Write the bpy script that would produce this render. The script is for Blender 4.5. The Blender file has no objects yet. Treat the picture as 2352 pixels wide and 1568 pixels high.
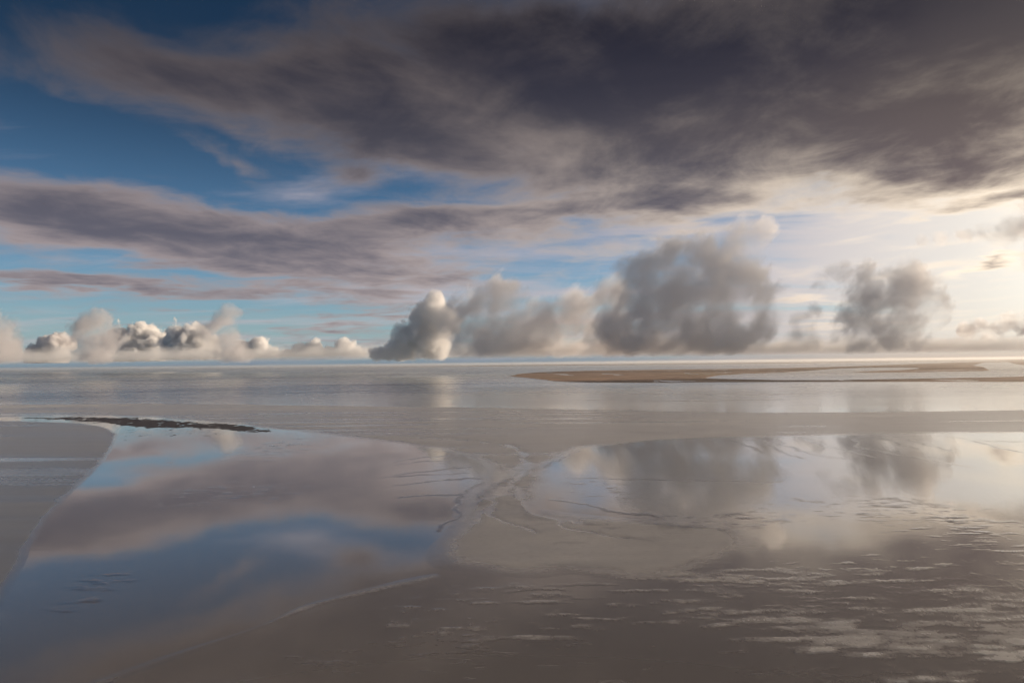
import bpy, bmesh, math, random
import numpy as np
from mathutils import Matrix, Vector

random.seed(7); rng = np.random.default_rng(11)
SC = bpy.context.scene
COL = SC.collection
R = math.radians

# ------------------------------------------------------------------ camera
CAM_H = 80.0
PITCH, ROLL = 1.79, -0.63
cam_d = bpy.data.cameras.new('camera')
cam_d.lens = 24; cam_d.sensor_width = 36
cam_d.clip_start = 0.5; cam_d.clip_end = 200000
cam = bpy.data.objects.new('camera', cam_d); COL.objects.link(cam)
CR = Matrix.Rotation(R(90 + PITCH), 3, 'X') @ Matrix.Rotation(R(ROLL), 3, 'Z')
cam.matrix_world = Matrix.Translation((0, 0, CAM_H)) @ CR.to_4x4()
SC.camera = cam

def ray(px, py):                    # pixel of the 2352 x 1568 view -> direction
    d = CR @ Vector((px - 1176, 784 - py, -1568)); d.normalize(); return d
def ground(px, py, z=0.0):          # where that ray meets the flats
    d = ray(px, py); t = (z - CAM_H) / min(d.z, -1e-4)
    return (d.x * t, d.y * t)
def azel(px, py):
    d = ray(px, py); return math.degrees(math.atan2(d.x, d.y)), math.degrees(math.asin(d.z))

# ------------------------------------------------------------------ node helpers
class V:
    """a socket with arithmetic"""
    def __init__(s, t, k): s.t, s.k = t, k
    def m(s, op, *a, clamp=False):
        n = s.t.nodes.new('ShaderNodeMath'); n.operation = op; n.use_clamp = clamp
        for i, x in enumerate((s,) + a):
            if isinstance(x, V): s.t.links.new(x.k, n.inputs[i])
            else: n.inputs[i].default_value = x
        return V(s.t, n.outputs[0])
    def __add__(s, o): return s.m('ADD', o)
    def __radd__(s, o): return s.m('ADD', o)
    def __sub__(s, o): return s.m('SUBTRACT', o)
    def __rsub__(s, o): return (s * -1.0) + o
    def __mul__(s, o): return s.m('MULTIPLY', o)
    def __rmul__(s, o): return s.m('MULTIPLY', o)
    def __truediv__(s, o): return s.m('DIVIDE', o)
    def mx(s, o): return s.m('MAXIMUM', o)
    def mn(s, o): return s.m('MINIMUM', o)
    def sat(s): return s.m('ADD', 0.0, clamp=True)
    def step(s, a, b, lo=0.0, hi=1.0, kind='SMOOTHSTEP'):
        n = s.t.nodes.new('ShaderNodeMapRange'); n.interpolation_type = kind
        s.t.links.new(s.k, n.inputs[0])
        for i, x in enumerate((a, b, lo, hi)): n.inputs[i + 1].default_value = x
        return V(s.t, n.outputs[0])

def node(t, kind, ins=None, **props):
    n = t.nodes.new(kind)
    for k, v in props.items(): setattr(n, k, v)
    for k, v in (ins or {}).items():
        if isinstance(v, V): t.links.new(v.k, n.inputs[k])
        else: n.inputs[k].default_value = v
    return n
def vec(t, x, y, z=0.0):
    n = t.nodes.new('ShaderNodeCombineXYZ')
    for i, c in enumerate((x, y, z)):
        if isinstance(c, V): t.links.new(c.k, n.inputs[i])
        else: n.inputs[i].default_value = c
    return V(t, n.outputs[0])
def vmath(t, op, a, b=None, scale=None):
    n = t.nodes.new('ShaderNodeVectorMath'); n.operation = op
    for i, x in ((0, a), (1, b)):
        if x is None: continue
        if isinstance(x, V): t.links.new(x.k, n.inputs[i])
        else: n.inputs[i].default_value = x
    if scale is not None: n.inputs['Scale'].default_value = scale
    return V(t, n.outputs['Value'] if op in ('LENGTH', 'DISTANCE', 'DOT_PRODUCT') else n.outputs[0])
def noise(t, v, scale, detail=4.0, rough=0.5, dist=0.0, out='Fac', dim='3D'):
    n = node(t, 'ShaderNodeTexNoise', {'Vector': v, 'Scale': scale, 'Detail': detail, 'Roughness': rough, 'Distortion': dist}, noise_dimensions=dim)
    return V(t, n.outputs[out])
def mix(t, f, a, b):
    n = t.nodes.new('ShaderNodeMix'); n.data_type = 'RGBA'
    for k, v in ((0, f), (6, a), (7, b)):
        if isinstance(v, V): t.links.new(v.k, n.inputs[k])
        elif k == 0: n.inputs[0].default_value = v
        else: n.inputs[k].default_value = (*v, 1.0)
    return V(t, n.outputs[2])
def sepxyz(t, v):
    n = t.nodes.new('ShaderNodeSeparateXYZ'); t.links.new(v.k, n.inputs[0])
    return [V(t, o) for o in n.outputs]
def cscale(t, c, f):
    n = t.nodes.new('ShaderNodeVectorMath'); n.operation = 'SCALE'
    t.links.new(c.k, n.inputs[0])
    if isinstance(f, V): t.links.new(f.k, n.inputs['Scale'])
    else: n.inputs['Scale'].default_value = f
    return V(t, n.outputs[0])

# ------------------------------------------------------------------ sky and sun
SUN_AZ, SUN_EL = 68.0, 12.0
SUN_DIR = Vector((math.sin(R(SUN_AZ)) * math.cos(R(SUN_EL)), math.cos(R(SUN_AZ)) * math.cos(R(SUN_EL)), math.sin(R(SUN_EL))))

def s2l(r, g, b):
    f = lambda c: ((c / 255 + 0.055) / 1.055) ** 2.4 if c > 10 else c / 255 / 12.92
    return (f(r), f(g), f(b))

# cloud masses of the high deck: (x, y, half width, half height, turn in degrees, weight)
DECK = [
 # the great dark mass filling the upper right
 (1950, 200, 620, 230, 4, 1.5), (2270, 310, 330, 130, -10, 1.6), (1640, 330, 260, 110, 8, .55), (1500, 60, 420, 150, 0, .8),
 # the tongue running left from it
 (1080, 170, 420, 160, -10, .95), (640, 190, 330, 95, -6, .75), (360, 190, 270, 70, -12, .75), (820, 290, 330, 70, -10, .7), (1250, 330, 320, 110, -4, .30),
 (2330, 60, 460, 190, 0, 1.5),
 # small pieces in the blue
 (500, 330, 80, 26, -18, .45), (800, 385, 75, 32, -8, .6), (1530, 165, 120, 35, 10, .2),
 # the long grey band on the left
 (150, 480, 430, 75, -4, .95), (520, 540, 420, 70, -6, .95), (900, 520, 330, 42, -2, .9), (1180, 510, 220, 30, 2, .7), (700, 600, 300, 50, -4, .5),
 # thin bars lower down
 (200, 660, 330, 17, -2, .9), (700, 672, 380, 20, -3, .8), (420, 742, 190, 9, 0, .5), (860, 715, 220, 16, 0, .6), (780, 780, 160, 14, 4, .5),
 # broken bands of the middle
 (1500, 490, 220, 34, -2, .8), (1330, 420, 320, 46, 6, .45), (1620, 440, 300, 50, 8, .3),
 (1350, 470, 520, 110, 4, .30), (860, 615, 330, 55, -3, .38), (1250, 570, 260, 22, 0, .25),
 # dark bars at the right edge
 (2290, 465, 160, 16, 0, .9), (2310, 592, 110, 11, 6, .8),
 (1900, 740, 150, 13, 0, .5), (1850, 690, 130, 10, 0, .5),
]

def build_world():
    w = bpy.data.worlds.new('World'); SC.world = w; w.use_nodes = True
    t = w.node_tree; t.nodes.clear()
    out = t.nodes.new('ShaderNodeOutputWorld')
    bg = t.nodes.new('ShaderNodeBackground'); bg.inputs[1].default_value = 0.1
    t.links.new(bg.outputs[0], out.inputs[0])
    sky = t.nodes.new('ShaderNodeTexSky'); sky.sky_type = 'NISHITA'; sky.sun_disc = False
    sky.sun_elevation = R(SUN_EL); sky.sun_rotation = R(SUN_AZ)
    sky.altitude = 80; sky.air_density = 1.0; sky.dust_density = 0.6; sky.ozone_density = 3.0
    d = V(t, t.nodes.new('ShaderNodeTexCoord').outputs['Generated'])
    dx, dy, dz = sepxyz(t, d)
    az = dx.m('ARCTAN2', dy) * 57.29578
    el = dz.m('ARCSINE') * 57.29578
    q = 1.0 / 1.0
    qq = dz.mx(0.0) + 0.07
    px, py = dx / qq, dy / qq
    plane = vec(t, px * 0.85, py * 1.25)
    # nearness to the sun, 1 towards it
    cs = vmath(t, 'DOT_PRODUCT', d, tuple(SUN_DIR))
    ang = cs.mn(0.99999).m('ARCCOSINE') * 57.29578
    s = ((ang - 22.0).mx(0.0) * (-1 / 26.0)).m('EXPONENT')
    # warped direction for the cloud outlines
    wv = noise(t, plane, 0.9, 5, 0.55, out='Color')
    wx, wy, _ = sepxyz(t, wv)
    ae = vec(t, az + (wx - 0.5) * 13.0, el + (wy - 0.5) * 6.5)
    D = None
    for (x, y, rx, ry, a, wt) in DECK:
        a0, e0 = azel(x, y)
        ax, _ = azel(x + rx, y); bx, _ = azel(x - rx, y)
        _, ey = azel(x, y - ry); _, fy = azel(x, y + ry)
        mp = node(t, 'ShaderNodeMapping', {'Vector': ae, 'Location': (a0, e0, 0), 'Rotation': (0, 0, R(a)),
                  'Scale': (1.45 * (ax - bx) / 2, 1.45 * (ey - fy) / 2, 1)}, vector_type='TEXTURE')
        g = t.nodes.new('ShaderNodeTexGradient'); g.gradient_type = 'QUADRATIC_SPHERE'
        t.links.new(mp.outputs[0], g.inputs[0])
        gv = V(t, g.outputs['Fac']).m('SQRT')
        D = gv * wt if D is None else gv.m('MULTIPLY_ADD', wt, D)
    n1 = noise(t, plane, 0.55, 6, 0.58)
    n2 = noise(t, vec(t, px * 2.6 + py * 0.4, py * 1.9, 3.0), 1.0, 7, 0.62, 0.5)
    D = D.m('SMOOTH_MIN', 1.32, 0.5) * 0.92 + (n1 - 0.5) * 1.3 + (n2 - 0.5) * 1.2
    # outside the picture the deck goes on overhead as it does along the top of the frame
    D = D + el.step(26.0, 42.0) * 0.4
    alpha = D.step(-0.04, 0.70)
    n4 = noise(t, vec(t, px * 1.9 - py * 0.5, py * 1.3, 12.0), 1.0, 7, 0.62, 0.5)
    thick = (D + el.step(8.0, 28.0) * 0.30 + (n4 - 0.5) * 1.4).step(0.15, 1.5)
    lit = mix(t, (s * el.step(13.0, 30.0, 1.0, 0.3)).step(0.05, 0.62), s2l(150, 138, 138), s2l(255, 236, 212))
    lit = cscale(t, lit, el.step(7.0, 25.0, 1.15, 0.38))
    base = mix(t, s.step(0.10, 0.70), s2l(72, 70, 79), s2l(82, 72, 73))
    base = mix(t, el.step(17.0, 30.0) * 0.7, base, s2l(62, 66, 96))
    base = cscale(t, base, el.step(5.0, 29.0, 1.9, 0.20))
    cloud = mix(t, thick, lit, base)
    # clear air
    tint = node(t, 'ShaderNodeMix', {0: 1.0, 7: (0.50, 0.85, 1.10, 1)}, data_type='RGBA', blend_type='MULTIPLY')
    t.links.new(sky.outputs[0], tint.inputs[6])
    air = cscale(t, V(t, tint.outputs[2]), el.step(4.0, 24.0, 0.95, 0.27))
    pale = (el.mx(0.0) * (-1 / 5.5)).m('EXPONENT') * 0.55
    air = mix(t, pale, air, tuple(10 * c for c in s2l(196, 208, 214)))
    clouds10 = cscale(t, cloud, 10.0)
    # thin bright veil round the sun
    n3 = noise(t, vec(t, px * 0.5 + py * 0.15, py * 1.15, 7.0), 1.0, 6, 0.6, 0.4)
    veil = (n3 + s * 0.8 + el.step(4.0, 14.0, 0.12, 0.0)).step(0.60, 1.0) * 0.85
    vcol = cscale(t, mix(t, s.step(0.2, 0.8), s2l(190, 178, 182), s2l(255, 243, 226)), 10.0)
    c = cscale(t, mix(t, veil, air, vcol), s.step(0.60, 1.0, 1.0, 1.35))
    c = mix(t, alpha * 0.96, c, clouds10)
    # low bank of mist on the horizon
    hz = (el.mx(0.0) * (-1 / 1.0)).m('EXPONENT') * 0.88
    hcol = cscale(t, mix(t, s.step(0.12, 0.55), s2l(98, 122, 142), s2l(188, 173, 160)), 10.0)
    c = mix(t, hz, c, hcol)
    t.links.new(c.k, bg.inputs[0])
    w.cycles.sampling_method = 'MANUAL'; w.cycles.sample_map_resolution = 512
build_world()

sun_d = bpy.data.lights.new('sun', 'SUN'); sun_d.energy = 5.0; sun_d.angle = R(3.0); sun_d.color = (1.0, 0.80, 0.60)
sun = bpy.data.objects.new('sun', sun_d); COL.objects.link(sun)
sun.rotation_euler = SUN_DIR.to_track_quat('Z', 'Y').to_euler()
sun.location = SUN_DIR * 4000

vs = SC.view_settings
vs.view_transform = 'Standard'; vs.look = 'None'; vs.gamma = 1.0; vs.exposure = 0.12; vs.use_curve_mapping = False
SC.render.engine = 'CYCLES'
SC.cycles.use_denoising = True
SC.cycles.max_bounces = 10; SC.cycles.glossy_bounces = 3; SC.cycles.diffuse_bounces = 2
SC.cycles.use_adaptive_sampling = True; SC.cycles.adaptive_threshold = 0.03; SC.cycles.adaptive_min_samples = 16
SC.cycles.volume_bounces = 8; SC.cycles.transparent_max_bounces = 16
SC.cycles.volume_step_rate = 1.0; SC.cycles.volume_max_steps = 256

# ------------------------------------------------------------------ numeric helpers
def lattice_noise(x, y, seed):
    r = np.random.default_rng(seed); tab = r.random((256, 256))
    xi = np.floor(x).astype(np.int64); yi = np.floor(y).astype(np.int64)
    fx = x - xi; fy = y - yi
    fx = fx * fx * fx * (fx * (fx * 6 - 15) + 10); fy = fy * fy * fy * (fy * (fy * 6 - 15) + 10)
    g = lambda a, b: tab[a & 255, b & 255]
    return (g(xi, yi) * (1 - fx) + g(xi + 1, yi) * fx) * (1 - fy) + (g(xi, yi + 1) * (1 - fx) + g(xi + 1, yi + 1) * fx) * fy
def fbm(x, y, oct=5, seed=1, gain=0.5):
    s = 0; a = 1; n = 0
    c, sn = math.cos(0.6), math.sin(0.6)
    for i in range(oct):
        s = s + a * lattice_noise(x, y, seed + i); n += a; a *= gain
        x, y = (x * c - y * sn) * 2.03 + 17.1, (x * sn + y * c) * 2.03 + 5.3
    return s / n - 0.5
def seg_dist(X, Y, pts):
    best = np.full(X.shape, 1e9)
    for (ax, ay), (bx, by) in zip(pts[:-1], pts[1:]):
        vx, vy = bx - ax, by - ay; L = vx * vx + vy * vy + 1e-9
        tt = np.clip(((X - ax) * vx + (Y - ay) * vy) / L, 0, 1)
        best = np.minimum(best, np.hypot(X - ax - tt * vx, Y - ay - tt * vy))
    return best
def inside(X, Y, pts):
    r = np.zeros(X.shape, bool); n = len(pts)
    for i in range(n):
        ax, ay = pts[i]; bx, by = pts[(i + 1) % n]
        c = (ay > Y) != (by > Y)
        with np.errstate(divide='ignore', invalid='ignore'):
            r ^= c & (X < (bx - ax) * (Y - ay) / (by - ay + 1e-12) + ax)
    return r
def smooth(pts, k=2):
    for _ in range(k):
        q = [pts[0]]
        for a, b in zip(pts[:-1], pts[1:]):
            q += [(a[0] * .75 + b[0] * .25, a[1] * .75 + b[1] * .25), (a[0] * .25 + b[0] * .75, a[1] * .25 + b[1] * .75)]
        pts = q + [pts[-1]]
    return pts
def sd_poly(X, Y, pts):             # positive inside
    d = seg_dist(X, Y, pts + [pts[0]])
    return np.where(inside(X, Y, pts), d, -d)
def sst(a, b, x):
    t = np.clip((x - a) / (b - a), 0, 1); return t * t * (3 - 2 * t)
G = lambda pts: [ground(*p) for p in pts]

def link_mesh(name, verts, faces, mat, label, cat, kind='structure', smooth_shade=True, loc=(0, 0, 0)):
    me = bpy.data.meshes.new(name)
    if isinstance(verts, np.ndarray):
        me.vertices.add(len(verts)); me.vertices.foreach_set('co', verts.astype(np.float32).ravel())
        n = len(faces); k = faces.shape[1]
        me.loops.add(n * k); me.polygons.add(n)
        me.loops.foreach_set('vertex_index', faces.astype(np.int32).ravel())
        me.polygons.foreach_set('loop_start', np.arange(0, n * k, k, dtype=np.int32))
        me.update(calc_edges=True); me.validate()
    else:
        me.from_pydata(verts, [], faces); me.update()
    if smooth_shade: me.polygons.foreach_set('use_smooth', np.ones(len(me.polygons), bool))
    me.materials.append(mat)
    o = bpy.data.objects.new(name, me); COL.objects.link(o); o.location = loc
    o['label'] = label; o['category'] = cat
    if kind: o['kind'] = kind
    return o

def new_mat(name):
    m = bpy.data.materials.new(name); m.use_nodes = True
    t = m.node_tree; t.nodes.clear()
    return m, t, t.nodes.new('ShaderNodeOutputMaterial')

# ------------------------------------------------------------------ materials of the flats
def film(t, out, col, rough, nrm, lo, hi):
    """silt under a skin of water: dull below, glossy at a low angle"""
    lw = t.nodes.new('ShaderNodeLayerWeight'); lw.inputs['Blend'].default_value = 0.5
    fac = V(t, lw.outputs['Facing']).m('POWER', 3.2) * hi + lo
    df = node(t, 'ShaderNodeBsdfDiffuse', {'Color': col})
    gl = node(t, 'ShaderNodeBsdfGlossy', {'Color': (0.97, 0.96, 0.94, 1), 'Roughness': rough})
    for n in (df, gl): t.links.new(nrm, n.inputs['Normal'])
    mx = node(t, 'ShaderNodeMixShader', {0: fac.mn(1.0)})
    t.links.new(df.outputs[0], mx.inputs[1]); t.links.new(gl.outputs[0], mx.inputs[2])
    t.links.new(mx.outputs[0], out.inputs[0])

def mat_water():
    m, t, out = new_mat('shallow_water')
    p = V(t, t.nodes.new('ShaderNodeNewGeometry').outputs['Position'])
    x, y, z = sepxyz(t, p)
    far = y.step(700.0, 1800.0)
    wind = noise(t, vec(t, x * 0.0014, y * 0.0035), 1.0, 4, 0.55)
    rough = 0.028 + wind.step(0.35, 0.7) * 0.05 + far * 0.22
    w1 = noise(t, vec(t, x * 0.05, y * 0.16), 1.0, 3, 0.5)
    b = t.nodes.new('ShaderNodeBump'); b.inputs['Strength'].default_value = 0.06; b.inputs['Distance'].default_value = 0.12
    t.links.new(w1.k, b.inputs['Height'])
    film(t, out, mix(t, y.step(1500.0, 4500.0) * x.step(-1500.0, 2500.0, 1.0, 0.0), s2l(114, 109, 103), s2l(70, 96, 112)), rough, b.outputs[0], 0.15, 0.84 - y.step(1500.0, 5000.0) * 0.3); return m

def mat_sand():
    m, t, out = new_mat('wet_sand')
    p = V(t, t.nodes.new('ShaderNodeNewGeometry').outputs['Position'])
    x, y, z = sepxyz(t, p)
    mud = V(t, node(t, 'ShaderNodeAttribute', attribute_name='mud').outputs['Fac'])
    n1 = noise(t, vec(t, x * 0.02, y * 0.045), 1.0, 6, 0.6)
    n2 = noise(t, vec(t, x * 0.004, y * 0.03), 1.0, 5, 0.6)
    n3 = noise(t, vec(t, x * 0.35, y * 0.6), 1.0, 4, 0.6)
    col = mix(t, n1.step(0.3, 0.7), s2l(140, 136, 130), s2l(164, 159, 151))
    col = mix(t, (n3.step(0.45, 0.7)) * 0.35, col, s2l(90, 82, 75))
    dry = (z + (n1 - 0.5) * 0.05 + (n2 - 0.5) * 0.14).step(0.0, 0.17)
    rough = 0.06 + dry * 0.34 + n2 * 0.05 + y.step(700.0, 1800.0) * 0.15
    col = mix(t, dry.step(0.0, 0.45), s2l(114, 109, 103), col)
    col = mix(t, mud, col, s2l(52, 46, 46))  # real mud on runnels and ripples, painted darkening on the left sand
    h = noise(t, vec(t, x * 0.14, y * 0.75), 1.0, 5, 0.6)
    b = t.nodes.new('ShaderNodeBump'); b.inputs['Strength'].default_value = 0.30; b.inputs['Distance'].default_value = 0.06
    t.links.new(h.k, b.inputs['Height'])
    film(t, out, col, rough, b.outputs[0], 0.15 - dry * 0.03, 0.84 - dry * 0.10); return m

def mat_marsh():
    m, t, out = new_mat('marsh_turf')
    p = V(t, t.nodes.new('ShaderNodeNewGeometry').outputs['Position'])
    x, y, z = sepxyz(t, p)
    n1 = noise(t, vec(t, x * 0.006, y * 0.006), 1.0, 6, 0.65)
    n2 = noise(t, vec(t, x * 0.0012, y * 0.0008), 1.0, 4, 0.6)
    col = mix(t, n1.step(0.35, 0.65), s2l(116, 94, 78), s2l(158, 130, 110))
    col = mix(t, n2.step(0.5, 0.7) * 0.6, col, s2l(136, 120, 84))
    bsdf = node(t, 'ShaderNodeBsdfPrincipled', {'Base Color': col, 'Roughness': 0.9, 'Specular IOR Level': 0.15})
    t.links.new(bsdf.outputs[0], out.inputs[0]); return m

def mat_mud():
    m, t, out = new_mat('dark_mud')
    p = V(t, t.nodes.new('ShaderNodeNewGeometry').outputs['Position'])
    x, y, z = sepxyz(t, p)
    n1 = noise(t, vec(t, x * 0.05, y * 0.12), 1.0, 6, 0.65)
    col = mix(t, n1.step(0.35, 0.65), s2l(40, 36, 38), s2l(72, 64, 62))
    bsdf = node(t, 'ShaderNodeBsdfPrincipled', {'Base Color': col, 'Roughness': 0.62, 'Specular IOR Level': 0.3})
    t.links.new(bsdf.outputs[0], out.inputs[0]); return m
WATER, SAND, MARSH, MUD = mat_water(), mat_sand(), mat_marsh(), mat_mud()

# ------------------------------------------------------------------ the water lying on the flats
def disc(rad, z, n=96):
    v = [(0, 0, z)] + [(rad * math.sin(2 * math.pi * i / n), rad * math.cos(2 * math.pi * i / n), z) for i in range(n)]
    f = [(0, (i + 1) % n + 1, i + 1) for i in range(n)]
    return v, f
v, f = disc(45000, 0.0)
link_mesh('water', v, f, WATER, 'sheet of still shallow water and sea lying over the tidal flats', 'water', smooth_shade=False)

# ------------------------------------------------------------------ the flats: one sheet of sand
def build_flats():
    azs = np.concatenate([np.linspace(-180, -46, 40, endpoint=False), np.linspace(-46, -42, 12, endpoint=False),
                          np.linspace(-42, 42, 1150, endpoint=False), np.linspace(42, 46, 12, endpoint=False), np.linspace(46, 180, 40)])
    dep = np.concatenate([np.linspace(75, 30, 22, endpoint=False), np.linspace(30, 13, 230, endpoint=False), np.linspace(13, 3, 250, endpoint=False), np.linspace(3, 1.6, 25, endpoint=False), np.linspace(1.6, 0.105, 60)])
    rad = CAM_H / np.tan(np.radians(dep))
    A, D = np.meshgrid(np.radians(azs), rad)
    X, Y = D * np.sin(A), D * np.cos(A)
    # --- height above the water, in metres
    wob = fbm(X / 60, Y / 90, 5, 3) * 30 + fbm(X / 9, Y / 16, 4, 30) * 5
    front = Y > 20
    H = np.full(X.shape, -0.06)
    def raise_(pts, top, run, wamp=1.0, k=2):
        nonlocal H
        w = G(pts)
        w = smooth(w + [w[0]], k)[:-1]
        sd = sd_poly(X, Y, w) + wob * wamp
        H = np.maximum(H, -0.06 + (top + 0.06) * sst(-run * .5, run * .5, sd))
    # the broad smooth bank across the middle
    band = fbm(X / 700, Y / 30, 5, 15, .6)
    raise_([(-300, 935), (300, 925), (800, 932), (1300, 938), (1800, 950), (2700, 935), (2700, 990), (2352, 993), (1900, 999), (1600, 1007),
            (1420, 1018), (1330, 1028), (1262, 1062), (1250, 1078), (1262, 1100), (1215, 1120), (1150, 1100), (1135, 1075), (1100, 1052), (1010, 1030), (840, 1006), (640, 986),
            (540, 972), (240, 950), (-300, 955)], 0.125, 40, 0.5)
    # the neck and fan of sand in the centre
    raise_([(1225, 1080), (1250, 1110), (1235, 1160), (1290, 1180), (1420, 1195), (1560, 1202), (1680, 1212), (1720, 1250), (1640, 1290), (1500, 1320), (1380, 1310), (1160, 1320),
            (1090, 1300), (1000, 1300), (1015, 1230), (1040, 1185), (1060, 1150), (1110, 1120), (1150, 1080)], 0.11, 34, 0.45)
    # dull grey sand at the left
    raise_([(-500, 965), (150, 966), (272, 985), (255, 1035), (205, 1090), (110, 1180), (60, 1262), (20, 1340), (-40, 1440), (-120, 1568), (-700, 1568)], 0.125, 12, 0.15)
    # the long ridge curving in from the lower left and the ground below it
    raise_([(200, 1568), (400, 1498), (590, 1438), (690, 1388), (790, 1363), (1000, 1312), (1020, 1330), (820, 1370), (715, 1395), (608, 1442), (418, 1506), (230, 1580)], 0.055, 9, 0.14)
    base = 0.018 * sst(-10, 25, sd_poly(X, Y, G([(150, 1600), (420, 1512), (640, 1445), (830, 1378), (1000, 1340), (1100, 1320), (1500, 1310), (2000, 1225), (2500, 1225), (3400, 1650), (2400, 2600), (300, 2400)])))
    # patchy ground, water and sand about level
    patch = fbm(X / 12, Y / 3.6, 6, 51, 0.66) * 0.30 + fbm(X / 130, Y / 60, 4, 77) * 0.34
    H = np.where(base > 0, np.maximum(H, -0.05 + base * 2.6) + patch * sst(0, 0.018, base) * (H < 0.05), H)
    mud = np.zeros(X.shape)  # mud cover; also carries the darkening painted on the left sand
    # streaks of ripples that break the pool surfaces
    for (cx, cy, rx, ry, amp) in [(640, 1030, 130, 40, .095), (520, 1130, 240, 45, .075), (390, 1060, 60, 22, .07), (240, 1340, 100, 50, .075), (180, 1380, 90, 40, .08),
                                  (1700, 1190, 200, 26, .09), (1950, 1160, 330, 55, .07), (2200, 1200, 260, 80, .085), (1560, 1030, 120, 12, .08), (450, 990, 200, 12, .10), (700, 1000, 120, 10, .07), (1380, 1120, 180, 60, .05)]:
        gx, gy = ground(cx, cy); sx = math.hypot(*np.subtract(ground(cx + rx, cy), (gx, gy))); sy = abs(ground(cx, cy - ry)[1] - ground(cx, cy + ry)[1]) / 2
        g = np.exp(-((X - gx) / sx) ** 2 - ((Y - gy) / sy) ** 2)
        rp = fbm(X / 9, Y / 3.6, 5, int(cx), .6)
        H = np.maximum(H, -0.06 + g * (amp - 0.03 + rp * 0.34)); mud = np.maximum(mud, 0.8 * sst(0.05, 0.35, g) * sst(0.10, 0.17, rp))
    H = H + fbm(X / 200, Y / 300, 4, 91) * 0.02 + np.where(H > 0.07, band * 0.24, 0) * sst(0.07, 0.1, H)
    shoal = sst(900, 1150, Y) * (1 - sst(1900, 2300, Y))
    H = np.maximum(H, -0.06 + shoal * (0.04 + fbm(X / 420, Y / 55, 5, 44, .6) * 0.26))
    # runnels: thin drains cut in dark mud
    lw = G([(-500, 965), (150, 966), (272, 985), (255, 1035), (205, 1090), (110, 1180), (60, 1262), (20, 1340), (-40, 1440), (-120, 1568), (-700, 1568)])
    mud = np.maximum(mud, 0.62 * sst(-8, 6, sd_poly(X, Y, lw) + wob * .15))  # left sand: dark sky reflection and edge falloff painted into its colour
    def runnel(pts, w=2.8, h=0.07, wig=1.0, ms=1.0):
        nonlocal H, mud
        q = smooth(G(pts), 1)
        d = seg_dist(X + fbm(X / 18, Y / 18, 3, 5) * 14 * wig, Y + fbm(X / 18 + 9, Y / 18, 3, 6) * 14 * wig, q)
        ww = w * (0.35 + 0.65 * np.clip(np.hypot(X, Y) / 500, 0.4, 1.6))
        g = np.exp(-(d / ww) ** 2)
        H = np.maximum(H, -0.05 + g * (h + 0.05)); mud = np.maximum(mud, g * ms)
    for pts in [[(900, 1060), (1000, 1048), (1060, 1044)], [(905, 1090), (1000, 1080), (1070, 1072)], [(890, 1115), (1000, 1104), (1110, 1096)], [(900, 1068), (960, 1060), (1040, 1056)],
                [(930, 1140), (1040, 1136), (1060, 1130), (1110, 1110)], [(880, 1096), (960, 1090), (1080, 1086)], [(1060, 1172), (1048, 1148), (1054, 1136)],
                [(1780, 1006), (1820, 1030), (1850, 1040), (1900, 1048), (1950, 1054)], [(1975, 1004), (1958, 1022), (1990, 1032), (2080, 1046), (2230, 1072)], [(1840, 1005), (1880, 1020), (1940, 1034), (2000, 1050)],
                [(2060, 1002), (2110, 1016), (2180, 1034)], [(2140, 998), (2250, 1012), (2352, 1014)], [(2235, 1012), (2300, 1030), (2352, 1040)], [(1740, 1008), (1770, 1024), (1830, 1052)],
                [(1680, 1010), (1710, 1020), (1750, 1040)], [(1260, 1150), (1330, 1155), (1400, 1172), (1500, 1188)], [(1300, 1096), (1500, 1102), (1800, 1106)], [(2020, 1005), (2050, 1015), (2100, 1030)]]:
        runnel(pts)
    for pts in [[(1250, 1075), (1265, 1062), (1330, 1036)], [(1085, 1160), (1130, 1120), (1160, 1098)], [(1020, 1220), (1040, 1190), (1062, 1170)]]:
        runnel(pts, 2.2, 0.07)
    for pts in [[(1060, 1008), (1150, 1016), (1212, 1030), (1190, 1044), (1216, 1062)], [(1000, 1004), (1090, 1006), (1160, 1012)], [(1210, 1066), (1160, 1110), (1110, 1150), (1130, 1140)],
                [(1200, 1075), (1140, 1130), (1100, 1160)], [(1180, 1150), (1190, 1175), (1260, 1196)], [(1270, 1250), (1330, 1246)], [(1440, 1236), (1480, 1244)]]:
        runnel(pts, 2.6, 0.0, 1.3, 0.6)
    # braided drains that still hold water
    for pts, w in [([(1205, 1064), (1165, 1092), (1120, 1118), (1080, 1140)], 3.0), ([(1215, 1070), (1180, 1105), (1140, 1140), (1120, 1165), (1090, 1200)], 2.2), ([(1190, 1120), (1200, 1160), (1260, 1188), (1330, 1200)], 2.2),
                   ([(1150, 1118), (1135, 1140), (1100, 1150)], 1.6), ([(1120, 1165), (1150, 1200), (1230, 1222)], 1.6), ([(1260, 1188), (1330, 1222), (1440, 1240)], 1.5), ([(960, 1004), (1080, 1012), (1180, 1022), (1205, 1045), (1208, 1062)], 3.0)]:
        q = smooth(G(pts), 2)
        d = seg_dist(X + fbm(X / 14, Y / 14, 3, 55) * 9, Y + fbm(X / 14 + 9, Y / 14, 3, 56) * 9, q)
        H = H - np.maximum(H, 0) * 0.6 * np.exp(-(d / (1.5 * w)) ** 2); mud = np.maximum(mud, 0.2 * np.exp(-((d - 1.9 * w) / (0.7 * w)) ** 2))
    # far away everything is sea
    H = np.where(Y > 2300, np.minimum(H, -0.06 - (Y - 2300) / 3000), H)
    H = np.where(~front, 0.02 + fbm(X / 60, Y / 30, 4, 8) * 0.1, H)
    nr, nc = X.shape
    verts = np.stack([X, Y, H], -1).reshape(-1, 3)
    i = np.arange(nr * nc).reshape(nr, nc)
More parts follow.
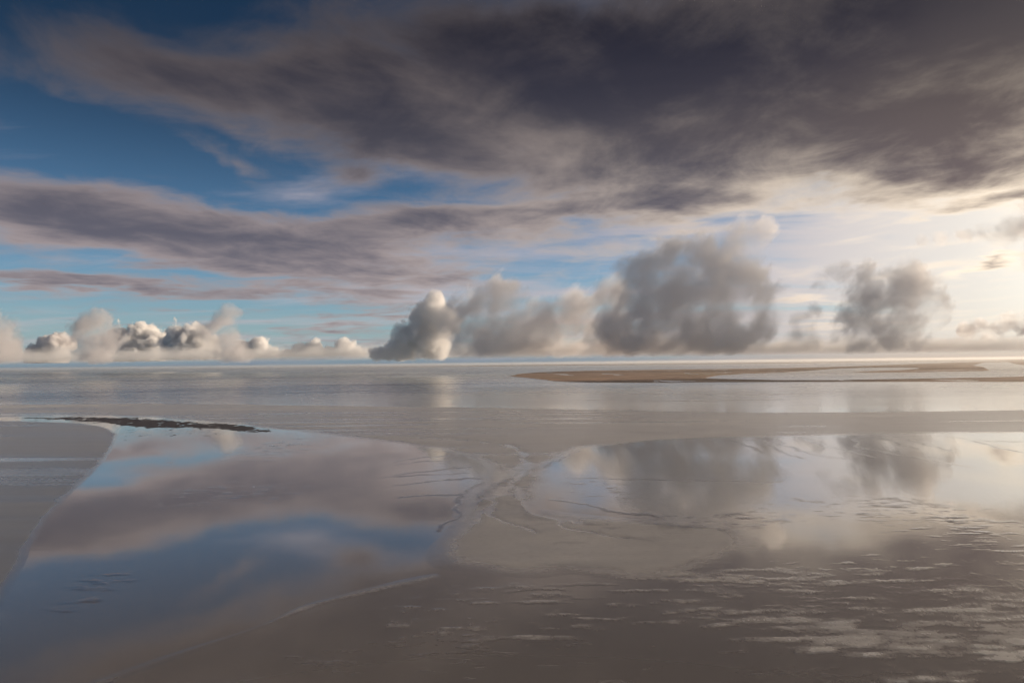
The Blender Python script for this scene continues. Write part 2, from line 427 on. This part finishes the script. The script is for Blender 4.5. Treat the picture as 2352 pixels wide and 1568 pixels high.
    f = np.stack([i[:-1, :-1], i[:-1, 1:], i[1:, 1:], i[1:, :-1]], -1).reshape(-1, 4)[:, ::-1]
    o = link_mesh('tidal_flat', verts, f, SAND, 'wide wet sand flat with pools, runnels and ripples left by the tide', 'tidal flat')
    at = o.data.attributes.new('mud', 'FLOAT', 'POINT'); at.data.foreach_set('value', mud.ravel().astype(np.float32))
    return o
build_flats()

# ------------------------------------------------------------------ dark mud bank beside the left pool
def patch_mesh(name, outline, res, hfun, mat, label, cat, skirt=-0.4):
    """an uneven raised sheet inside an outline on the ground, with a skirt down into the flats"""
    w = G(outline); w = smooth(w + [w[0]], 2)[:-1]
    az = [math.atan2(*p) for p in w]; dp = [math.atan(CAM_H / math.hypot(*p)) for p in w]
    nx, ny = res; ma = (max(az) - min(az)) * .01; md = (max(dp) - min(dp)) * .02
    A, E = np.meshgrid(np.linspace(min(az) - ma, max(az) + ma, nx), np.linspace(max(dp) + md, max(min(dp) - md, 0.002), ny))
    X, Y = np.sin(A) * CAM_H / np.tan(E), np.cos(A) * CAM_H / np.tan(E)
    sd = sd_poly(X, Y, w)
    Z = hfun(X, Y, sd)
    keep = Z > skirt
    i = np.arange(nx * ny).reshape(ny, nx)
    f = np.stack([i[:-1, :-1], i[:-1, 1:], i[1:, 1:], i[1:, :-1]], -1).reshape(-1, 4)
    kf = keep.ravel()[f].any(1); f = f[kf]
    used = np.unique(f); remap = np.full(nx * ny, -1); remap[used] = np.arange(len(used))
    verts = np.stack([X, Y, np.maximum(Z, skirt - 0.3)], -1).reshape(-1, 3)[used]
    c = verts.mean(0); c[2] = 0
    return link_mesh(name, verts - c, remap[f], mat, label, cat, loc=tuple(c))

patch_mesh('mud_bank', [(40, 959), (220, 957), (330, 961), (450, 968), (560, 975), (645, 990), (600, 995), (500, 986), (420, 982), (330, 984), (260, 974), (120, 963)], (420, 110),
           lambda X, Y, sd: -0.22 + 0.42 * sst(-14, 22, sd) + fbm(X / 9, Y / 16, 6, 21, .68) * 1.1, MUD,
           'low dark lumpy mud bank along the far edge of the blue pool', 'mud bank')

# ------------------------------------------------------------------ salt marsh with the river winding through it
K = lambda cx, cy: (1568 + cx / 3.0, 650.8 + cy / 3.0)
river = [K(*p) for p in [(165, 650), (260, 632), (470, 621), (700, 612), (900, 599), (1075, 586), (1330, 580), (1600, 581), (1630, 586), (1500, 597), (1300, 604), (1150, 612), (1300, 614),
         (1600, 612), (1900, 606), (2080, 603), (2125, 600), (2105, 590), (2080, 576), (2005, 566), (2060, 549), (2080, 543), (2240, 540), (2285, 555), (2420, 570), (2790, 560), (2790, 650),
         (2352, 641), (2100, 648), (1700, 655), (1300, 662), (1000, 667), (700, 667), (400, 661), (220, 656)]]
RW = G(river)
J = lambda cx, cy: (784 + cx / 3.0, 650.8 + cy / 3.0)
marsh = [J(1155, 635), J(1250, 618), J(1500, 606), J(1900, 598), J(2352, 592), K(400, 588), K(900, 580), K(1400, 562), K(2000, 540), K(2352, 530), K(2800, 520), K(2800, 676), K(2352, 679), K(1800, 676), K(1000, 677),
         K(300, 680), J(2352, 683), J(1900, 684), J(1560, 680), J(1400, 666), J(1250, 650)]
def marsh_h(X, Y, sd):
    n = fbm(X / 130, Y / 260, 5, 33) * 60
    h = -1.0 + 2.6 * sst(-10, 26, sd + n)
    sr = sd_poly(X, Y, RW)
    h = np.minimum(h, 1.6 - 2.8 * sst(-22, 6, sr))
    pud = fbm(X / 160, Y / 500, 4, 63)
    h = np.where((pud > 0.20) & (sd > 60), -0.3, h)
    return h + fbm(X / 60, Y / 60, 4, 13) * 0.5 * (h > 0.5)
patch_mesh('salt_marsh', marsh, (620, 160), marsh_h, MARSH, 'brown salt marsh cut by the bright winding river channel', 'salt marsh', skirt=-0.5)

# low far shores
def far_shore(name, pts, top, label, mat):
    """pts: pixels along the foot of a far shore; the land stands on the water there"""
    w = G(pts); v = []; f = []
    n = 140
    P = np.array(w); s = np.linspace(0, len(P) - 1, n)
    px = np.interp(s, range(len(P)), P[:, 0]); py = np.interp(s, range(len(P)), P[:, 1])
    ends = sst(0, 0.15, np.linspace(0, 1, n)) * sst(0, 0.05, 1 - np.linspace(0, 1, n))
    hh = (top * (0.6 + 0.9 * np.maximum(-0.4, fbm(np.linspace(0, 9, n), np.zeros(n), 4, 71)) )) * (0.05 + 0.95 * ends)
    for i in range(n):
        r = math.hypot(px[i], py[i]); ux, uy = px[i] / r, py[i] / r
        for dd, hz in ((0, -0.5), (20, hh[i] * .5), (160, hh[i]), (600, hh[i] * 1.15), (1500, hh[i] * .4), (1600, -0.5)):
            v.append((px[i] + ux * dd, py[i] + uy * dd, hz))
    for i in range(n - 1):
        for k in range(5):
            a = i * 6 + k; f.append((a, a + 6, a + 7, a + 1))
    return link_mesh(name, v, f, mat, label, 'far shore')
far_shore('far_shore', [(900, 843), (1200, 840), (1500, 837), (1800, 834), (2100, 830), (2352, 827), (2600, 825)], 16, 'flat dark shore far beyond the salt marsh', MARSH)

# ------------------------------------------------------------------ low clouds, each a body of cloud droplets
def cloud_hull(balls, grow):
    mb = bpy.data.metaballs.new('tmp'); mb.threshold = 0.05
    rmin = min(b[3] for b in balls)
    mb.resolution = max(rmin * 0.35, 6.0, max(max(b[i] for b in balls) - min(b[i] for b in balls) for i in range(3)) / 90); mb.render_resolution = mb.resolution
    ob = bpy.data.objects.new('tmp', mb); COL.objects.link(ob)
    for (x, y, z, r) in balls:
        e = mb.elements.new(); e.co = (x, y, z); e.radius = r * grow; e.stiffness = 2.0
    dg = bpy.context.evaluated_depsgraph_get()
    me = bpy.data.meshes.new_from_object(ob.evaluated_get(dg))
    bpy.data.objects.remove(ob); bpy.data.metaballs.remove(mb)
    return me

def cloud(label, dist, balls, dens, edge, erode, feat, colr, group=None, aniso=0.35, steps=0.55, seed=0, flat=None, shear=0.0, puffy=False):
    """balls: (px, py, radius px, depth offset in radii); dist: distance in metres"""
    W = []
    r_ = random.Random(seed)
    for b in balls:
        x, y, r = b[:3]; dz = b[3] if len(b) > 3 else r_.uniform(-0.5, 0.5)
        d = ray(x, y); rr = r / 1568 * dist
        tt = (dist + dz * rr) / d.y
        W.append((d.x * tt, d.y * tt, CAM_H + d.z * tt, rr))
    zb = min(w[2] - w[3] for w in W)
    o0 = Vector((sum(w[0] for w in W) / len(W), sum(w[1] for w in W) / len(W), max(zb, 97.0)))
    L = [(w[0] - o0.x, w[1] - o0.y, w[2] - o0.z, w[3]) for w in W]
    me = cloud_hull(L, 2.1)
    for vt in me.vertices: vt.co.z = max(vt.co.z, 97.0 - o0.z)
    m, t, out = new_mat('cloud_droplets')
    p = V(t, t.nodes.new('ShaderNodeTexCoord').outputs['Object'])
    wn = noise(t, p, 1 / (feat * 2.2), 1, 0.5, out='Color')
    pw = vmath(t, 'ADD', p, vmath(t, 'SCALE', vmath(t, 'SUBTRACT', wn, (0.5, 0.5, 0.5)), scale=feat * (1.1 if puffy else 1.3)))
    F = None
    for (x, y, z, r) in L:
        dd = vmath(t, 'DISTANCE', pw, (x, y, z)) * (-1.0 / (1.35 * r))
        F = dd if F is None else F.mx(dd)
    F = F + 1.0
    ox, oy, oz = sepxyz(t, p)
    n1 = noise(t, vec(t, ox - oz * shear, oy, oz * (1 - 0.4 * shear)), 1 / feat, 6, 0.72)
    if puffy:                                 # cauliflower heads
        vo = node(t, 'ShaderNodeTexVoronoi', {'Vector': pw, 'Scale': 1 / feat, 'Detail': 3.0, 'Roughness': 0.55}, feature='F1', normalize=True)
        n1 = n1 * 0.35 + (1.0 - V(t, vo.outputs['Distance']) * 1.9) * 0.65
    F = F + (n1 - 0.5) * erode
    if flat is not None:                      # a flat underside
        zf = CAM_H + flat - o0.z
        pz = sepxyz(t, p)[2]
        F = F.mn((pz - zf) * (1 / (feat * 0.5)) + (n1 - 0.5) * 1.2)
    F = F.mn((oz - (97.0 - o0.z)) * (1 / ((0.02 if puffy else 0.05) * dist)) + (n1 - 0.5) * 1.2)
    D = F.step(0.0, edge, 0.0, dens, 'SMOOTHSTEP')
    if not puffy:                             # thin and thick places inside
        D = D * noise(t, pw, 1 / (feat * 1.7), 2, 0.5).step(0.36, 0.64, 0.15, 1.5)
    vol = node(t, 'ShaderNodeVolumePrincipled', {'Color': (*colr, 1), 'Density': D, 'Anisotropy': 0.0 if puffy else 0.3})
    t.links.new(vol.outputs[0], out.inputs['Volume'])
    m.cycles.volume_step_rate = steps
    me.materials.clear(); me.materials.append(m)
    me.name = 'cloud'
    o = bpy.data.objects.new('cloud', me); COL.objects.link(o); o.location = o0
    o['label'] = label; o['category'] = 'cloud'
    if group: o['group'] = group
    return o

def mist_bank(label, foot, dist, depth, hgt, dens, colr, seed):
    """a long low bank of mist lying on the horizon; foot: first and last pixel column"""
    x0, x1 = (ray(x, 830).x / ray(x, 830).y * dist for x in foot)
    n = 90; v = []; f = []
    xs = np.linspace(x0, x1, n); ends = np.sqrt(np.clip(np.minimum(xs - x0, x1 - xs) / (0.15 * (x1 - x0)), 0, 1))
    tp = hgt * (0.55 + 1.0 * np.clip(fbm(np.linspace(0, 14, n), np.zeros(n), 4, seed) + .5, .1, 1)) * (0.1 + 0.9 * ends)
    for i in range(n):
        for k in range(10):
            a = 2 * math.pi * k / 10
            v.append((xs[i] - (x0 + x1) / 2, math.cos(a) * depth * (.3 + .7 * ends[i]), max(-0.12, math.sin(a)) * tp[i]))
    for i in range(n - 1):
        for k in range(10): f.append((i * 10 + k, i * 10 + (k + 1) % 10, i * 10 + 10 + (k + 1) % 10, i * 10 + 10 + k))
    f.append(tuple(range(9, -1, -1))); f.append(tuple(range((n - 1) * 10, n * 10)))
    m, t, out = new_mat('mist_droplets')
    p = V(t, t.nodes.new('ShaderNodeTexCoord').outputs['Object'])
    ox, oy, oz = sepxyz(t, p)
    n1 = noise(t, vec(t, ox, oy, oz * 1.6), 1 / (hgt * 1.1), 5, 0.6)
    F = 0.9 - oz * (1 / hgt) + (n1 - 0.5) * 3.0
    D = F.step(0.0, 0.9, 0.0, dens) * (oz + hgt * 0.12).step(0.0, hgt * 0.5)
    vol = node(t, 'ShaderNodeVolumePrincipled', {'Color': (*colr, 1), 'Density': D, 'Anisotropy': 0.0})
    t.links.new(vol.outputs[0], out.inputs['Volume']); m.cycles.volume_step_rate = 0.1
    o = link_mesh('mist_bank', v, f, m, label, 'mist', kind=None, loc=((x0 + x1) / 2, dist, 102.0 + hgt * 0.2))
    return o

LOW = 'low clouds drifting over the horizon'
GREY = (0.994, 0.982, 0.980); DULL = (0.87, 0.86, 0.87); WHITE = (0.995, 0.99, 0.985)
cloud('tall grey cloud, the biggest, with ragged smoky top over the salt marsh', 2600,
      [(1478, 640, 44), (1555, 615, 58), (1640, 595, 56), (1712, 562, 44), (1752, 542, 28), (1500, 705, 74), (1590, 710, 85), (1690, 670, 70), (1660, 765, 60), (1490, 775, 55), (1745, 735, 42), (1575, 790, 45), (1420, 745, 48)],
      0.0135, 0.35, 2.7, 75, GREY, LOW, seed=1, shear=0.55)
cloud('grey smoky cloud touching the bright leaning cloud', 2600,
      [(1150, 685, 42), (1110, 720, 52), (1060, 740, 46), (1075, 785, 46), (1145, 755, 50), (1030, 755, 32), (1110, 800, 35)], 0.0140, 0.35, 2.7, 65, GREY, LOW, seed=2, shear=0.55)
cloud('pale grey hazy cloud filling the gap between the two grey clouds', 3000,
      [(1235, 760, 62), (1330, 730, 58), (1400, 705, 55), (1300, 785, 55), (1200, 795, 50), (1400, 785, 58), (1120, 805, 40), (1500, 800, 45), (1600, 805, 45), (1710, 805, 42)], 0.0135, 0.40, 2.0, 80, GREY, LOW, seed=3, shear=0.55)
cloud('square shouldered grey cloud standing over the river bend', 2700,
      [(1990, 660, 40), (2085, 650, 46), (2045, 715, 60), (2120, 700, 40), (1965, 740, 42), (2000, 780, 42), (2075, 770, 38)], 0.0140, 0.35, 2.7, 65, GREY, LOW, seed=4, shear=0.55)
cloud('small torn scrap of cloud beside the square shouldered cloud', 2700, [(1920, 628, 22), (1885, 650, 20), (1945, 615, 16)], 0.012, 0.6, 1.6, 50, GREY, LOW, seed=5, shear=0.55)
cloud('small thin puff of cloud between the biggest cloud and the square shouldered cloud', 2900, [(1840, 740, 28), (1830, 785, 32), (1868, 715, 18), (1860, 780, 26)], 0.012, 0.6, 1.5, 55, GREY, LOW, seed=6, shear=0.55)
cloud('bright cream cloud leaning against the grey smoky cloud', 4700,
      [(1002, 694, 22), (985, 712, 26), (968, 738, 32), (948, 770, 34), (928, 797, 32), (985, 780, 40), (1015, 740, 34), (1000, 800, 30), (868, 815, 18), (895, 812, 20)], 0.03, 0.25, 1.2, 80, WHITE, LOW, seed=7, puffy=True)
FARL = 'small clouds in a row along the sea horizon'
cloud('grey smoky tuft between the wide white cloud and the blue grey cloud', 4600, [(212, 759, 34.16), (205, 789, 31.72), (228, 742, 24.4), (250, 777, 29.28), (215, 812, 31.72)], 0.014, 0.25, 2.0, 90, DULL, FARL, seed=8, shear=0.4)
cloud('wide white heaped cloud with a lumpy crown', 10500, [(325, 789, 39.04), (292, 797, 39.04), (355, 805, 34.16), (265, 819, 29.28), (310, 817, 41.48), (345, 777, 19.52), (300, 775, 19.52)], 0.03, 0.16, 1.3, 160, WHITE, FARL, seed=9, flat=90, puffy=True)
cloud('round white heaped cloud, a single dome', 9000, [(430, 790, 39.04), (458, 799, 34.16), (405, 800, 30.5), (440, 817, 36.6), (480, 819, 24.4)], 0.03, 0.16, 1.2, 140, WHITE, FARL, seed=10, flat=90, puffy=True)
cloud('grey plume leaning up behind the round white cloud', 4600, [(498, 767, 29.28), (513, 742, 24.4), (530, 719, 18.3), (520, 792, 36.6), (545, 812, 26.84)], 0.012, 0.25, 2.0, 90, DULL, FARL, seed=11, shear=0.4)
cloud('small white puff between the grey plume and the low row of puffs', 7900, [(595, 803, 24.4), (570, 812, 26.84), (620, 815, 17.08)], 0.03, 0.18, 1.2, 110, WHITE, FARL, seed=12, flat=90, puffy=True)
cloud('low row of white puffs joined over the sea', 7000, [(690, 813, 19.52), (720, 805, 20.74), (760, 811, 17.08), (790, 801, 21.96), (655, 817, 14.64), (820, 815, 17.08)], 0.028, 0.2, 1.2, 110, WHITE, FARL, seed=13, flat=90, puffy=True)
cloud('small blue grey heaped cloud far over the sea', 12500, [(130, 789, 20.74), (108, 797, 19.52), (150, 787, 18.3), (120, 815, 29.28), (90, 819, 24.4)], 0.03, 0.2, 0.8, 100, GREY, FARL, seed=14, flat=90)
cloud('plain grey tuft of cloud at the open sea end of the row', 3600, [(5, 772, 36.6), (-35, 782, 51.24), (10, 802, 34.16)], 0.014, 0.25, 2.0, 80, DULL, FARL, seed=15, shear=0.4)
cloud('grey heaped cloud with bright rim low in the glow', 7000, [(2250, 748, 16), (2310, 738, 20), (2345, 742, 22), (2222, 754, 18), (2280, 764, 20), (2380, 745, 25)], 0.012, 0.4, 1.5, 90, GREY, LOW, seed=16, shear=0.55)
cloud('dark ragged bar of cloud high beside the glow, thickened out of view to shade the grey clouds', 3900,
      [(2120, 546, 15), (2165, 542, 18), (2215, 540, 20), (2265, 536, 26), (2315, 528, 30), (2370, 525, 40), (2440, 480, 62), (2440, 570, 62), (2540, 460, 95), (2540, 575, 95), (2660, 470, 110), (2660, 600, 110), (2790, 530, 130)],  # thick unseen end added to keep sun off the near grey clouds
      0.0065, 0.5, 2.2, 90, GREY, LOW, seed=17, shear=-0.5, steps=0.8)

mist_bank('long low bank of pale mist under the white heaped clouds', (-150, 1060), 6600, 500, 160, 0.0032, WHITE, 5)
mist_bank('long low bank of warm mist under the grey clouds and the glow', (930, 2500), 5600, 500, 150, 0.0045, WHITE, 9)

# ------------------------------------------------------------------ the damp air over the flats
def haze():
    m, t, out = new_mat('damp_air')
    vol = node(t, 'ShaderNodeVolumePrincipled', {'Color': (0.97, 0.96, 0.95, 1), 'Density': 0.000022, 'Anisotropy': 0.4})
    t.links.new(vol.outputs[0], out.inputs['Volume'])
    R_, z0, z1 = 46000, -18.0, 95.0
    v = [(x, y, z) for z in (z0, z1) for x, y in ((-R_, -R_), (R_, -R_), (R_, R_), (-R_, R_))]
    f = [(3, 2, 1, 0), (4, 5, 6, 7), (0, 1, 5, 4), (1, 2, 6, 5), (2, 3, 7, 6), (3, 0, 4, 7)]
    link_mesh('haze', v, f, m, 'thin pale haze in the air over the whole flats', 'haze', kind='stuff', smooth_shade=False)
haze()
